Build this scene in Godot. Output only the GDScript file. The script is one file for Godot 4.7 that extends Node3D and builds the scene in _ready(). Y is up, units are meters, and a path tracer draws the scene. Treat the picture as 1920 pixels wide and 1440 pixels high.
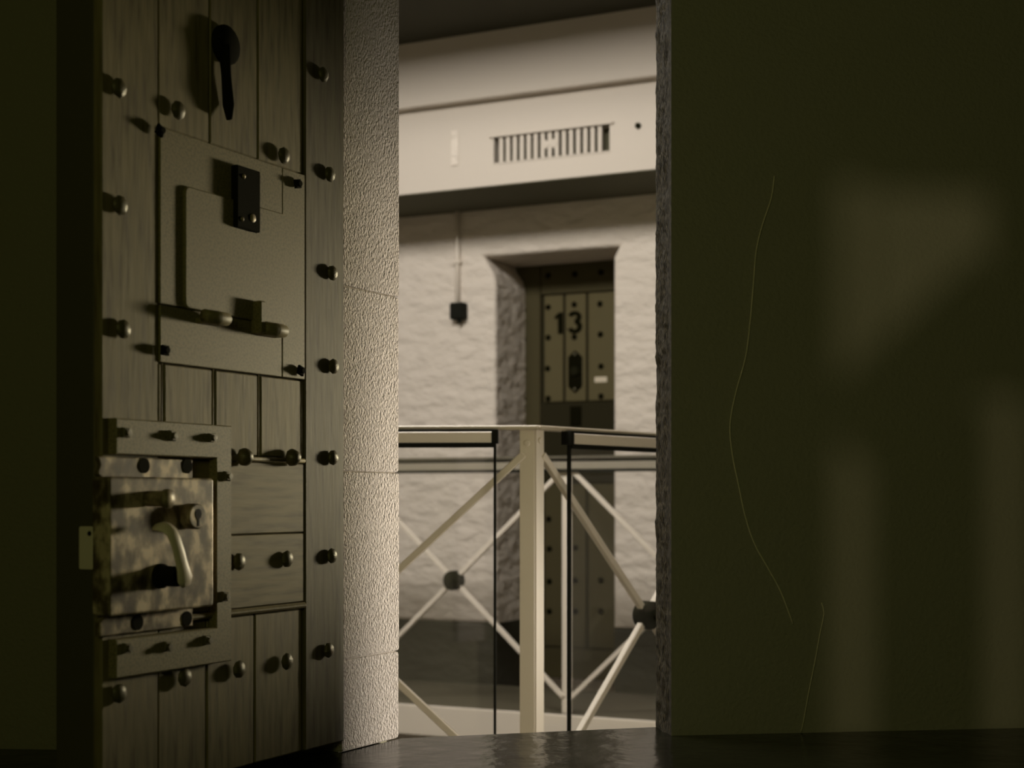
extends Node3D
# A view out of an old prison cell: studded timber door on the left, pale stone jamb, railings and cell 13 across the gallery.

const F := 2667.0          # focal length in pixels of the 1920 x 1440 frame
const EYE := 0.92          # eye height above the walkways
const HY := 935.0          # pixel row of the horizon
const CELL := 0.42         # cell floor above the walkways

var M := {}
var taken := {}
var rng := RandomNumberGenerator.new()

# ---------------------------------------------------------------- helpers
func numbered(parent: Node, called: String) -> String:
	var key := str(parent.get_instance_id()) + called
	var n: int = taken.get(key, 0)
	taken[key] = n + 1
	return called if n == 0 else "%s_%03d" % [called, n]

func lin(r: float, g: float, b: float) -> Color:
	return Color(r, g, b).linear_to_srgb()

func noise_tex(kind: int, freq: float, oct := 4, seed_ := 1, ramp: Gradient = null, size := 512, normal := false, strength := 6.0) -> NoiseTexture2D:
	var n := FastNoiseLite.new()
	n.noise_type = kind as FastNoiseLite.NoiseType
	n.frequency = freq
	n.fractal_octaves = oct
	n.seed = seed_
	var t := NoiseTexture2D.new()
	t.width = size; t.height = size
	t.seamless = true
	t.noise = n
	if ramp: t.color_ramp = ramp
	if normal:
		t.as_normal_map = true
		t.bump_strength = strength
	return t

func ramp(stops: Array) -> Gradient:
	var g := Gradient.new()
	var o := PackedFloat32Array()
	var c := PackedColorArray()
	for s in stops:
		o.append(s[0]); c.append(s[1])
	g.offsets = o; g.colors = c
	return g

func mat(called: String, albedo: Color, rough := 0.8, metal := 0.0) -> StandardMaterial3D:
	var m := StandardMaterial3D.new()
	m.resource_name = called
	m.albedo_color = albedo
	m.roughness = rough
	m.metallic = metal
	M[called] = m
	return m

func tri(m: StandardMaterial3D, scale: Vector3, world := false) -> void:
	m.uv1_triplanar = true
	m.uv1_world_triplanar = world
	m.uv1_scale = scale

func begin() -> SurfaceTool:
	var st := SurfaceTool.new()
	st.begin(Mesh.PRIMITIVE_TRIANGLES)
	st.set_smooth_group(-1)
	return st

func done(st: SurfaceTool) -> ArrayMesh:
	st.generate_normals()
	return st.commit()

func tri3(st: SurfaceTool, a: Vector3, b: Vector3, c: Vector3, out: Vector3) -> void:
	# front faces run clockwise
	if (b - a).cross(c - a).dot(out) > 0.0:
		st.add_vertex(a); st.add_vertex(c); st.add_vertex(b)
	else:
		st.add_vertex(a); st.add_vertex(b); st.add_vertex(c)

func quad(st: SurfaceTool, a: Vector3, b: Vector3, c: Vector3, d: Vector3, out: Vector3) -> void:
	tri3(st, a, b, c, out)
	tri3(st, a, c, d, out)

func box(st: SurfaceTool, lo: Vector3, hi: Vector3, bev := 0.0, xf := Transform3D()) -> void:
	# a box with chamfered edges
	var c := (lo + hi) / 2.0
	var h := (hi - lo) / 2.0
	bev = minf(bev, minf(h.x, minf(h.y, h.z)) * 0.8)
	var P := func(sx: float, sy: float, sz: float, ax: int) -> Vector3:
		var v := Vector3(sx * (h.x - bev), sy * (h.y - bev), sz * (h.z - bev))
		v[ax] += bev * (sx if ax == 0 else (sy if ax == 1 else sz))
		return xf * (c + v)
	for ax in 3:
		var u := (ax + 1) % 3
		var w := (ax + 2) % 3
		for s in [-1.0, 1.0]:
			var q := []
			for k in [[-1, -1], [1, -1], [1, 1], [-1, 1]]:
				var sg := Vector3.ZERO
				sg[ax] = s; sg[u] = k[0]; sg[w] = k[1]
				q.append(P.call(sg.x, sg.y, sg.z, ax))
			var o := Vector3.ZERO
			o[ax] = s
			quad(st, q[0], q[1], q[2], q[3], xf.basis * o)
	if bev <= 0.0: return
	for ax in 3:
		var u := (ax + 1) % 3
		var w := (ax + 2) % 3
		for su in [-1.0, 1.0]:
			for sw in [-1.0, 1.0]:
				var lo_s := Vector3.ZERO
				lo_s[ax] = -1; lo_s[u] = su; lo_s[w] = sw
				var hi_s := lo_s
				hi_s[ax] = 1
				var o := Vector3.ZERO
				o[u] = su; o[w] = sw
				quad(st, P.call(lo_s.x, lo_s.y, lo_s.z, u), P.call(hi_s.x, hi_s.y, hi_s.z, u), P.call(hi_s.x, hi_s.y, hi_s.z, w), P.call(lo_s.x, lo_s.y, lo_s.z, w), xf.basis * o)
	for sx in [-1.0, 1.0]:
		for sy in [-1.0, 1.0]:
			for sz in [-1.0, 1.0]:
				tri3(st, P.call(sx, sy, sz, 0), P.call(sx, sy, sz, 1), P.call(sx, sy, sz, 2), xf.basis * Vector3(sx, sy, sz))

func inset(pts: PackedVector2Array, by: float) -> PackedVector2Array:
	# pts run anticlockwise; each corner moves inwards
	var out := PackedVector2Array()
	var n := pts.size()
	for i in n:
		var e0 := (pts[i] - pts[(i + n - 1) % n]).normalized()
		var e1 := (pts[(i + 1) % n] - pts[i]).normalized()
		var n0 := Vector2(-e0.y, e0.x)
		var n1 := Vector2(-e1.y, e1.x)
		var k := (n0 + n1) / maxf(0.3, 1.0 + n0.dot(n1))
		out.append(pts[i] + k * by)
	return out

func prism(st: SurfaceTool, outline: PackedVector2Array, z0: float, z1: float, bev := 0.0, steps := 1) -> void:
	# an outline in x and y, extruded along z, its front rim rounded by bev in so many steps
	var pts := outline.duplicate()
	if Geometry2D.is_polygon_clockwise(pts): pts.reverse()
	var rings := [[pts, z0], [pts, z1 - bev]]
	if bev > 0.0:
		for k in range(1, steps + 1):
			var a := PI / 2.0 * k / steps
			rings.append([inset(pts, bev * (1.0 - cos(a))), z1 - bev + bev * sin(a)])
	var n := pts.size()
	for r in rings.size() - 1:
		for i in n:
			var j := (i + 1) % n
			var a: Vector2 = rings[r][0][i]
			var b: Vector2 = rings[r][0][j]
			var c: Vector2 = rings[r + 1][0][j]
			var d: Vector2 = rings[r + 1][0][i]
			var e := b - a
			quad(st, Vector3(a.x, a.y, rings[r][1]), Vector3(b.x, b.y, rings[r][1]), Vector3(c.x, c.y, rings[r + 1][1]), Vector3(d.x, d.y, rings[r + 1][1]), Vector3(e.y, -e.x, 1e-6))
	var top: PackedVector2Array = rings[-1][0]
	var idx := Geometry2D.triangulate_polygon(top)
	for i in range(0, idx.size(), 3):
		tri3(st, Vector3(top[idx[i]].x, top[idx[i]].y, z1), Vector3(top[idx[i + 1]].x, top[idx[i + 1]].y, z1), Vector3(top[idx[i + 2]].x, top[idx[i + 2]].y, z1), Vector3(0, 0, 1))
	idx = Geometry2D.triangulate_polygon(pts)
	for i in range(0, idx.size(), 3):
		tri3(st, Vector3(pts[idx[i]].x, pts[idx[i]].y, z0), Vector3(pts[idx[i + 1]].x, pts[idx[i + 1]].y, z0), Vector3(pts[idx[i + 2]].x, pts[idx[i + 2]].y, z0), Vector3(0, 0, -1))

func rounded(lo: Vector2, hi: Vector2, r: float, seg := 5) -> PackedVector2Array:
	var p := PackedVector2Array()
	for k in 4:
		var c := Vector2(hi.x - r if k in [0, 3] else lo.x + r, hi.y - r if k < 2 else lo.y + r)
		for i in seg + 1:
			var a := PI / 2.0 * (k + float(i) / seg)
			p.append(c + Vector2(cos(a), sin(a)) * r)
	return p

func lathe(st: SurfaceTool, profile: Array, xf := Transform3D(), seg := 16, smooth := true) -> void:
	# [radius, z] pairs turned round z
	var group := 1
	for k in profile.size() - 1:
		if k > 0:
			var e0 := Vector2(profile[k][0] - profile[k - 1][0], profile[k][1] - profile[k - 1][1])
			var e1 := Vector2(profile[k + 1][0] - profile[k][0], profile[k + 1][1] - profile[k][1])
			if absf(e0.angle_to(e1)) > 0.75: group += 1
		if smooth: st.set_smooth_group(group)
		var r0: float = profile[k][0]
		var r1: float = profile[k + 1][0]
		var z0: float = profile[k][1]
		var z1: float = profile[k + 1][1]
		for i in seg:
			var a := TAU * i / seg
			var b := TAU * (i + 1) / seg
			var m := (a + b) / 2.0
			var dir := Vector3(cos(m) * (z1 - z0), sin(m) * (z1 - z0), r0 - r1)
			var p0 := Vector3(cos(a) * r0, sin(a) * r0, z0)
			var p1 := Vector3(cos(b) * r0, sin(b) * r0, z0)
			var p2 := Vector3(cos(b) * r1, sin(b) * r1, z1)
			var p3 := Vector3(cos(a) * r1, sin(a) * r1, z1)
			if r0 < 1e-5: tri3(st, xf * p0, xf * p2, xf * p3, xf.basis * dir)
			elif r1 < 1e-5: tri3(st, xf * p0, xf * p1, xf * p2, xf.basis * dir)
			else: quad(st, xf * p0, xf * p1, xf * p2, xf * p3, xf.basis * dir)
	st.set_smooth_group(-1)

func tube(st: SurfaceTool, pts: Array, rx: Array, flat := 1.0, seg := 12) -> void:
	# a rod of changing radius along a line of points, its ends closed
	st.set_smooth_group(1)
	var rings := []
	var side := Vector3.ZERO
	for i in pts.size():
		var d: Vector3 = (pts[mini(i + 1, pts.size() - 1)] - pts[maxi(i - 1, 0)]).normalized()
		if side == Vector3.ZERO:
			side = d.cross(Vector3(1, 0, 0) if absf(d.x) < 0.8 else Vector3(0, 1, 0)).normalized()
		side = (side - d * side.dot(d)).normalized()
		var other := d.cross(side)
		var ring := []
		for k in seg:
			var a := TAU * k / seg
			ring.append(pts[i] + side * cos(a) * rx[i] + other * sin(a) * rx[i] * flat)
		rings.append(ring)
	for i in rings.size() - 1:
		for k in seg:
			var j := (k + 1) % seg
			quad(st, rings[i][k], rings[i][j], rings[i + 1][j], rings[i + 1][k], (rings[i][k] + rings[i][j]) / 2.0 - pts[i])
	for e in [0, rings.size() - 1]:
		var o: Vector3 = pts[e] - pts[1 if e == 0 else e - 1]
		for k in seg:
			tri3(st, pts[e], rings[e][k], rings[e][(k + 1) % seg], o)
	st.set_smooth_group(-1)

func beam(st: SurfaceTool, a: Vector3, b: Vector3, w: float, d: float, out := Vector3(0, 0, 1), bev := 0.002) -> void:
	# a straight bar from a to b, w wide in the plane across «out», d deep along it
	var z := (b - a).normalized()
	var y := (out - z * out.dot(z)).normalized()
	var x := y.cross(z)
	box(st, Vector3(-w / 2, -d / 2, 0), Vector3(w / 2, d / 2, (b - a).length()), bev, Transform3D(Basis(x, y, z), a))

func part(called: String, mesh, material: Material, parent: Node, label := "", at := Transform3D()) -> MeshInstance3D:
	var o := MeshInstance3D.new()
	o.name = numbered(parent, called)
	o.mesh = done(mesh) if mesh is SurfaceTool else mesh
	o.material_override = material
	o.transform = at
	if label: o.set_meta("label", label)
	parent.add_child(o, true)
	return o

func tag(o: Node, label: String, category: String, group := "", kind := "") -> Node:
	o.set_meta("label", label)
	o.set_meta("category", category)
	if group: o.set_meta("group", group)
	if kind: o.set_meta("kind", kind)
	return o

func thing(called: String, label: String, category: String, at := Transform3D(), group := "", kind := "") -> Node3D:
	var o := Node3D.new()
	o.name = numbered(self, called)
	o.transform = at
	add_child(o, true)
	tag(o, label, category, group, kind)
	return o

func on(xf: Transform3D, x: float, y: float, n := 0.0) -> Vector3:
	# where the sight line of a pixel meets the plane z = n of that frame, in the frame's own axes
	var o := xf.affine_inverse() * Vector3(0, EYE, 0)
	var d := xf.basis.inverse() * Vector3((x - 960.0) / F, (HY - y) / F, -1)
	return o + d * ((n - o.z) / d.z)

func frame(origin: Vector3, ex: Vector3) -> Transform3D:
	ex = ex.normalized()
	return Transform3D(Basis(ex, Vector3.UP, ex.cross(Vector3.UP)), origin)

# ---------------------------------------------------------------- the scene
func _ready() -> void:
	rng.seed = 13
	camera_and_light()
	materials()
	shell()
	far_side()
	cell_door()
	far_door()
	far_things()
	railings()
	small_things()

func camera_and_light() -> void:
	var cam := Camera3D.new()
	cam.name = "camera"
	cam.position = Vector3(0, EYE, 0)
	var near := 0.05
	cam.set_frustum(2.0 * near * 720.0 / F, Vector2(0, near * (HY - 720.0) / F), near, 60.0)
	cam.keep_aspect = Camera3D.KEEP_HEIGHT
	var at := CameraAttributesPhysical.new()
	at.frustum_focal_length = 50.0
	at.frustum_focus_distance = 2.95
	at.exposure_aperture = 3.4
	at.exposure_shutter_speed = 100.0
	cam.attributes = at
	add_child(cam)
	cam.make_current()

	var env := Environment.new()
	env.background_mode = Environment.BG_COLOR
	env.background_color = Color(0.10, 0.105, 0.06)
	env.tonemap_mode = Environment.TONE_MAPPER_LINEAR
	env.tonemap_exposure = 1.0
	env.sdfgi_enabled = true
	env.ssao_enabled = true
	env.ssil_enabled = true
	var we := WorldEnvironment.new()
	we.name = "world_environment"
	we.environment = env
	add_child(we)

	# a weak low light added to throw patches through the slots behind the viewer
	var sun := DirectionalLight3D.new()
	sun.name = "patch_light"
	sun.light_color = Color(1.0, 0.93, 0.72)
	sun.light_energy = 0.05
	sun.light_angular_distance = 1.7
	sun.shadow_enabled = true
	add_child(sun)
	sun.look_at_from_position(Vector3.ZERO, Vector3(0.10, -0.02, -1.0), Vector3.UP)

	# added fill light behind the viewer, lifts the dark tones of the cell
	var fill := AreaLight3D.new()
	fill.name = "cell_fill_light"
	fill.area_size = Vector2(0.9, 0.6)
	fill.light_color = lin(0.96, 1.0, 0.36)
	fill.light_energy = 0.62
	fill.area_range = 12.0
	fill.shadow_enabled = true
	add_child(fill)
	fill.look_at_from_position(Vector3(-0.55, EYE + 0.75, 0.93), Vector3(-0.3, EYE, -3.0), Vector3.UP)

	# the long gallery lamp above the cells on this side
	var key := AreaLight3D.new()
	key.name = "gallery_lamp_light"
	key.area_size = Vector2(2.0, 0.6)
	key.light_color = lin(1.0, 0.955, 0.905)
	key.light_energy = 10.8
	key.area_range = 16.0
	key.shadow_enabled = true
	add_child(key)
	key.look_at_from_position(Vector3(-0.95, EYE + 2.39, -4.05), Vector3(-0.5, EYE - 1.2, -6.5), Vector3.UP)

	# the broad lamp at the right end of the far walkway, turned to the open cell
	var spot := SpotLight3D.new()
	spot.name = "walkway_lamp_light"
	spot.light_color = lin(1.0, 0.87, 0.58)
	spot.light_energy = 14.0
	spot.light_size = 0.24
	spot.spot_range = 12.0
	spot.spot_angle = 10.9
	spot.spot_angle_attenuation = 1.0
	spot.shadow_enabled = true
	add_child(spot)
	spot.look_at_from_position(Vector3(2.35, EYE + 0.25, -5.5), Vector3(-0.58, EYE + 0.20, -2.40), Vector3.UP)

	# an added low lamp, out of sight, that brightens the stone jamb
	var low := SpotLight3D.new()
	low.name = "jamb_fill_light"
	low.light_color = lin(1.0, 0.92, 0.80)
	low.light_energy = 7.6
	low.light_size = 0.11
	low.spot_range = 10.0
	low.spot_angle = 40.0
	low.spot_angle_attenuation = 1.0
	low.shadow_enabled = true
	add_child(low)
	low.look_at_from_position(Vector3(1.70, 0.56, -3.86), Vector3(-0.26, 0.50, -2.95), Vector3.UP)

func materials() -> void:
	# timber, grain upright
	var grain := ramp([[0.0, Color(0.66, 0.63, 0.56)], [0.35, Color(0.86, 0.85, 0.81)], [0.7, Color(0.95, 0.94, 0.92)], [1.0, Color(1, 1, 1)]])
	var grain_tex := noise_tex(FastNoiseLite.TYPE_SIMPLEX, 0.012, 5, 3, grain)
	var grain_h := noise_tex(FastNoiseLite.TYPE_SIMPLEX, 0.02, 5, 4)
	var tones := [[0.235, 0.198, 0.098], [0.255, 0.215, 0.110], [0.27, 0.228, 0.120], [0.14, 0.118, 0.058]]
	for k in 4:
		var t = tones[k]
		var m := mat(["timber", "worn_timber", "pale_timber", "dimmed_timber"][k], lin(t[0], t[1], t[2]), 0.62)
		m.albedo_texture = grain_tex
		m.heightmap_enabled = true
		m.heightmap_texture = grain_h
		m.heightmap_scale = 0.018
		tri(m, Vector3(7, 0.8, 7))
		m.uv1_offset = Vector3(0.31 * k, 0.17 * k, 0.7 * k)
	mat("knot_wood", lin(0.075, 0.062, 0.032), 0.8)
	mat("shaded_edge_timber", lin(0.075, 0.066, 0.036), 0.7)  # darkened to stand for the shade on the edge of the door
	var tc := mat("cross_timber", lin(0.255, 0.213, 0.108), 0.62)
	tc.albedo_texture = grain_tex
	tc.heightmap_enabled = true
	tc.heightmap_texture = grain_h
	tc.heightmap_scale = 0.018
	tri(tc, Vector3(0.8, 7, 7))
	# painted sheet iron of the hatch: fine grit
	var grit := noise_tex(FastNoiseLite.TYPE_SIMPLEX, 0.09, 4, 8, ramp([[0.0, Color(0.72, 0.7, 0.66)], [0.5, Color(0.93, 0.93, 0.92)], [1.0, Color(1, 1, 1)]]))
	var grit_h := noise_tex(FastNoiseLite.TYPE_SIMPLEX, 0.16, 3, 9)
	var pi_ := mat("painted_iron", lin(0.26, 0.220, 0.112), 0.55)
	pi_.albedo_texture = grit
	pi_.heightmap_enabled = true
	pi_.heightmap_texture = grit_h
	pi_.heightmap_scale = 0.012
	tri(pi_, Vector3(3, 3, 3))
	# wrought and blackened iron
	var bi := mat("black_iron", lin(0.012, 0.0115, 0.005), 0.8)
	bi.metallic_specular = 0.12
	bi.heightmap_enabled = true
	bi.heightmap_texture = grit_h
	bi.heightmap_scale = 0.03
	tri(bi, Vector3(4, 4, 4))
	var si := mat("stud_iron", lin(0.11, 0.095, 0.048), 0.42, 0.15)
	si.heightmap_enabled = true
	si.heightmap_texture = grit_h
	si.heightmap_scale = 0.04
	tri(si, Vector3(4, 4, 4))
	# worn bare steel of the lock, blotched
	var blot := noise_tex(FastNoiseLite.TYPE_SIMPLEX, 0.010, 5, 21, ramp([[0.0, Color(0.30, 0.27, 0.2)], [0.32, Color(0.46, 0.43, 0.36)], [0.55, Color(0.72, 0.70, 0.66)], [0.75, Color(1, 0.98, 0.95)], [1.0, Color(1, 1, 1)]]))
	var ws := mat("worn_steel", lin(0.60, 0.52, 0.385), 0.42, 0.12)
	ws.albedo_texture = blot
	ws.heightmap_enabled = true
	ws.heightmap_texture = grit_h
	ws.heightmap_scale = 0.012
	tri(ws, Vector3(4, 3.0, 4))
	mat("bright_steel", lin(0.74, 0.66, 0.54), 0.42, 0.0)
	# stone of the jamb: tooled, pitted and limewashed
	var pits := noise_tex(FastNoiseLite.TYPE_SIMPLEX, 0.045, 4, 31)
	var st := mat("tooled_stone", lin(0.62, 0.555, 0.50), 0.9)
	st.heightmap_enabled = true
	st.heightmap_texture = pits
	st.heightmap_scale = 0.42
	st.albedo_texture = noise_tex(FastNoiseLite.TYPE_SIMPLEX, 0.02, 4, 32, ramp([[0.0, Color(0.86, 0.85, 0.83)], [1.0, Color(1, 1, 1)]]))
	tri(st, Vector3(6.5, 4.0, 6.5), true)
	# plaster of the far wall: lumpy limewash over rubble
	var lumps := noise_tex(FastNoiseLite.TYPE_SIMPLEX, 0.016, 5, 41)
	var pl := mat("limewash", lin(0.60, 0.535, 0.455), 0.92)
	pl.heightmap_enabled = true
	pl.heightmap_texture = lumps
	pl.heightmap_scale = 1.35
	tri(pl, Vector3(0.62, 1.1, 0.62))
	var sp := mat("smooth_plaster", lin(0.60, 0.535, 0.455), 0.9)
	sp.heightmap_enabled = true
	sp.heightmap_texture = lumps
	sp.heightmap_scale = 0.15
	tri(sp, Vector3(0.5, 0.5, 0.5))
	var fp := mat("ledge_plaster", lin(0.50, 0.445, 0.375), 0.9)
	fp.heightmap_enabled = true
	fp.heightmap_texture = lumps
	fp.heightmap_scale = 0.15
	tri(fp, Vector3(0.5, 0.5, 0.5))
	var da := mat("dado_paint", lin(0.036, 0.032, 0.016), 0.75)
	da.heightmap_enabled = true
	da.heightmap_texture = lumps
	da.heightmap_scale = 0.6
	tri(da, Vector3(0.62, 1.1, 0.62))
	# dark plaster of the cell
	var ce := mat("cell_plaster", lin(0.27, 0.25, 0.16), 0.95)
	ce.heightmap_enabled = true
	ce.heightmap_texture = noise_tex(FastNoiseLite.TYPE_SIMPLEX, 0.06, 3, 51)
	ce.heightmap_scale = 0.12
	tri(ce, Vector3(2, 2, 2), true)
	var re := mat("rough_edge", lin(0.21, 0.18, 0.11), 0.95)
	re.heightmap_enabled = true
	re.heightmap_texture = pits
	re.heightmap_scale = 0.3
	tri(re, Vector3(26, 2.2, 26), true)
	re.albedo_texture = noise_tex(FastNoiseLite.TYPE_SIMPLEX, 0.03, 4, 61, ramp([[0.25, Color(0.25, 0.24, 0.2)], [0.6, Color(0.7, 0.69, 0.66)], [1.0, Color(1, 1, 1)]]))
	var fl := mat("cell_floor", lin(0.009, 0.009, 0.004), 0.2)
	fl.metallic_specular = 0.4
	fl.heightmap_enabled = true
	fl.heightmap_texture = lumps
	fl.heightmap_scale = 0.15
	tri(fl, Vector3(1, 1, 1), true)
	var dp := mat("lightened_cell_plaster", lin(0.43, 0.41, 0.34), 0.95)  # the cell plaster again, lightened in place of stronger fill light
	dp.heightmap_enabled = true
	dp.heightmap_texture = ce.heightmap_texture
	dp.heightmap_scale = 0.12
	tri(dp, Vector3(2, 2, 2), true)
	mat("gallery_floor", lin(0.075, 0.064, 0.036), 0.8)
	mat("bounce_floor", lin(0.42, 0.37, 0.30), 0.8)  # lightened so the near walkway throws light up onto the jamb
	mat("painted_shade", lin(0.085, 0.080, 0.045), 0.9)  # stands for shade under the ledge and behind the grille bars
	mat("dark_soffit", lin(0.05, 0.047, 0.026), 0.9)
	mat("rail_paint", lin(0.66, 0.59, 0.49), 0.45)
	mat("cap_paint", lin(0.46, 0.40, 0.30), 0.4)
	mat("seal_rubber", lin(0.006, 0.006, 0.003), 0.7).metallic_specular = 0.25
	mat("shaded_rail", lin(0.09, 0.078, 0.05), 0.6)  # pale rail darkened to stand for partial shade
	mat("half_shaded_rail", lin(0.26, 0.23, 0.17), 0.6)  # the same shade in the rail colour, less deep
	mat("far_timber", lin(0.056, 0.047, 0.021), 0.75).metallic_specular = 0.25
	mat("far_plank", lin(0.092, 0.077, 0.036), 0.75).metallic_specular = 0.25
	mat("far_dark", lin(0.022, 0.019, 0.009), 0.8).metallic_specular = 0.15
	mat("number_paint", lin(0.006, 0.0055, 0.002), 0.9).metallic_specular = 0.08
	mat("paper", lin(0.55, 0.48, 0.36), 0.8)
	mat("white_pipe", lin(0.62, 0.55, 0.46), 0.5)
	mat("old_cord", lin(0.85, 0.8, 0.62), 0.7)
	var gl := mat("clear_sheet", Color(1, 1, 1, 0.012), 0.03)
	gl.metallic_specular = 0.3
	gl.transparency = BaseMaterial3D.TRANSPARENCY_ALPHA
	for g in [["lamp_glow", lin(1.0, 0.885, 0.74), 2.0], ["spot_glow", lin(1.0, 0.87, 0.66), 0.5], ["fill_glow", lin(0.96, 1.0, 0.5), 0.05]]:
		var m := mat(g[0], Color(0.9, 0.9, 0.85), 0.5)
		m.emission_enabled = true
		m.emission = g[1]
		m.emission_energy_multiplier = g[2]

# ---------------------------------------------------------------- walls, floors, ceilings
func plan(pts: Array) -> PackedVector2Array:
	# plan points as [x, distance from the eye]; the prism is laid flat by flat_xf()
	var p := PackedVector2Array()
	for q in pts: p.append(Vector2(q[0], q[1]))
	return p

func flat_xf() -> Transform3D:
	# x stays, the second number becomes -z, the height becomes y
	return Transform3D(Basis(Vector3(1, 0, 0), Vector3(0, 0, -1), Vector3(0, 1, 0)), Vector3.ZERO)

func slab(called: String, pts: Array, y0: float, y1: float, m: Material, label: String, category: String, bev := 0.0) -> MeshInstance3D:
	var st := begin()
	prism(st, plan(pts), y0, y1, bev)
	var o := part(called, st, m, self, "", flat_xf())
	tag(o, label, category, "", "structure")
	return o

func shell() -> void:
	var top := EYE + 1.75
	slab("floor", [[-1.2, -1.2], [1.75, -1.2], [1.75, 3.16], [0.3135, 3.12], [-0.236, 2.972], [-0.335, 2.80], [-1.2, 2.86]], CELL - 0.2, CELL, M.cell_floor, "dark polished floor of the cell along the bottom of the view", "floor", 0.006)
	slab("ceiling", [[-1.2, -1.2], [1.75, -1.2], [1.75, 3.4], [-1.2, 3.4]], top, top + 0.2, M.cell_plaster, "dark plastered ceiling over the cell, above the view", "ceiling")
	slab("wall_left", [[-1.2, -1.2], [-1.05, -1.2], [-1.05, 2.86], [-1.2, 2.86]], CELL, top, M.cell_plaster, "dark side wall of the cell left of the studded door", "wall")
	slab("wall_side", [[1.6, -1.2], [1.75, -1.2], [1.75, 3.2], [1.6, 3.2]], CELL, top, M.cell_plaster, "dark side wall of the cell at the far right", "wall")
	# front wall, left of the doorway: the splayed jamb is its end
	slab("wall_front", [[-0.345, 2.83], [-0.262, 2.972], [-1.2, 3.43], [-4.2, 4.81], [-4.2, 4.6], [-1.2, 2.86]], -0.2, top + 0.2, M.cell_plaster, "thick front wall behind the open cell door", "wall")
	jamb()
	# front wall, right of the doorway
	var r := slab("wall_right", [[0.336, 3.0], [1.75, 3.185], [4.2, 3.5], [4.2, 3.7], [0.40, 3.21], [0.348, 3.125]], -0.2, top + 0.2, M.lightened_cell_plaster, "dark plastered wall filling the right of the view", "wall")
	rough_edge(r)
	# lintel over the doorway
	slab("wall_above", [[-0.40, 2.86], [0.42, 3.02], [0.42, 3.2], [-0.23, 2.99], [-0.40, 3.04]], EYE + 1.22, top + 0.2, M.cell_plaster, "wall over the doorway of the cell, above the view", "wall")
	# back wall, its slots added to shape light patches on the right wall
	var b := Vector3(0.10, -0.02, -1.0)
	var shift := b * 3.95       # from the slots to the wall on the right
	var open := []
	for q in [[1552, 345, 1610, 1500], [1615, 360, 1845, 760], [1848, 740, 1905, 1500]]:
		var lo := Vector3((q[0] - 960.0) / F * 3.08, EYE + (HY - q[3]) / F * 3.08, 0) - shift
		var hi := Vector3((q[2] - 960.0) / F * 3.08, EYE + (HY - q[1]) / F * 3.08, 0) - shift
		open.append([Vector2(lo.x, maxf(lo.y, CELL + 0.05)), Vector2(hi.x, hi.y)])
	var st := begin()
	var xs := [-1.2]
	for o in open:
		xs.append(o[0].x); xs.append(o[1].x)
	xs.append(1.75)
	for k in xs.size() - 1:
		var a: float = xs[k]
		var c: float = xs[k + 1]
		if k % 2 == 0:
			box(st, Vector3(a, CELL - 0.2, 1.0), Vector3(c, top, 1.06))
		else:
			var o = open[(k - 1) / 2]
			box(st, Vector3(a, CELL - 0.2, 1.0), Vector3(c, o[0].y, 1.06))
			box(st, Vector3(a, o[1].y, 1.0), Vector3(c, top, 1.06))
	var sw: Vector2 = Vector2(open[1][1].x + 0.05, lerpf(open[1][0].y, open[1][1].y, 0.75))
	beam(st, Vector3(open[1][0].x - 0.05, open[1][0].y - 0.09, 1.03), Vector3(sw.x, sw.y - 0.10, 1.03), 0.24, 0.06, Vector3(0, 0, 1), 0.004)  # slanted bar added to shape the lower edge of one light patch
	var wb := part("wall_back", st, M.cell_plaster, self)
	tag(wb, "back wall of the cell behind the viewer, with three added slots that shape light patches", "wall", "", "structure")
	var wn := thing("fill_panel_1", "added glowing panel for the fill light, unseen behind the viewer", "fill_panel", Transform3D(Basis(), Vector3(-0.55, EYE + 0.75, 0.97)), "", "structure")
	st = begin()
	for s in [-1.0, 1.0]:
		box(st, Vector3(-0.5, s * 0.33 - 0.03, -0.03), Vector3(0.5, s * 0.33 + 0.03, 0.03), 0.004)
		box(st, Vector3(s * 0.48 - 0.02, -0.3, -0.03), Vector3(s * 0.48 + 0.02, 0.3, 0.03), 0.004)
	part("frame", st, M.dark_soffit, wn)
	st = begin()
	box(st, Vector3(-0.46, -0.3, -0.01), Vector3(0.46, 0.3, 0.02))
	part("glow_panel", st, M.fill_glow, wn)  # unseen glowing sheet that goes with the added fill light

func jamb() -> void:
	# the limewashed stones of the left jamb, one above the other
	var a := Vector3(-0.335, 0, -2.80)
	var b := Vector3(-0.236, 0, -2.972)
	var xf := frame(a, b - a)
	var j := thing("trim_1", "pale limewashed stone jamb of tooled blocks right of the studded door", "door jamb", xf, "", "structure")
	var w := (b - a).length()
	var cuts := [CELL]
	for y in [1228.0, 885.0, 547.0]:
		cuts.append(on(xf, 700, y, 0).y)
	cuts.append(EYE + 1.5)
	for k in cuts.size() - 1:
		var st := begin()
		prism(st, rounded(Vector2(0, cuts[k] + 0.0008), Vector2(w, cuts[k + 1] - 0.0008), 0.006, 3), -0.10, 0.0012 * (k % 2), 0.0035, 3)
		part("stone_block", st, M.tooled_stone, j)
	var mt := begin()
	box(mt, Vector3(0.004, CELL, -0.10), Vector3(w - 0.008, EYE + 1.5, -0.005))
	part("mortar", mt, M.smooth_plaster, j)

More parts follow.
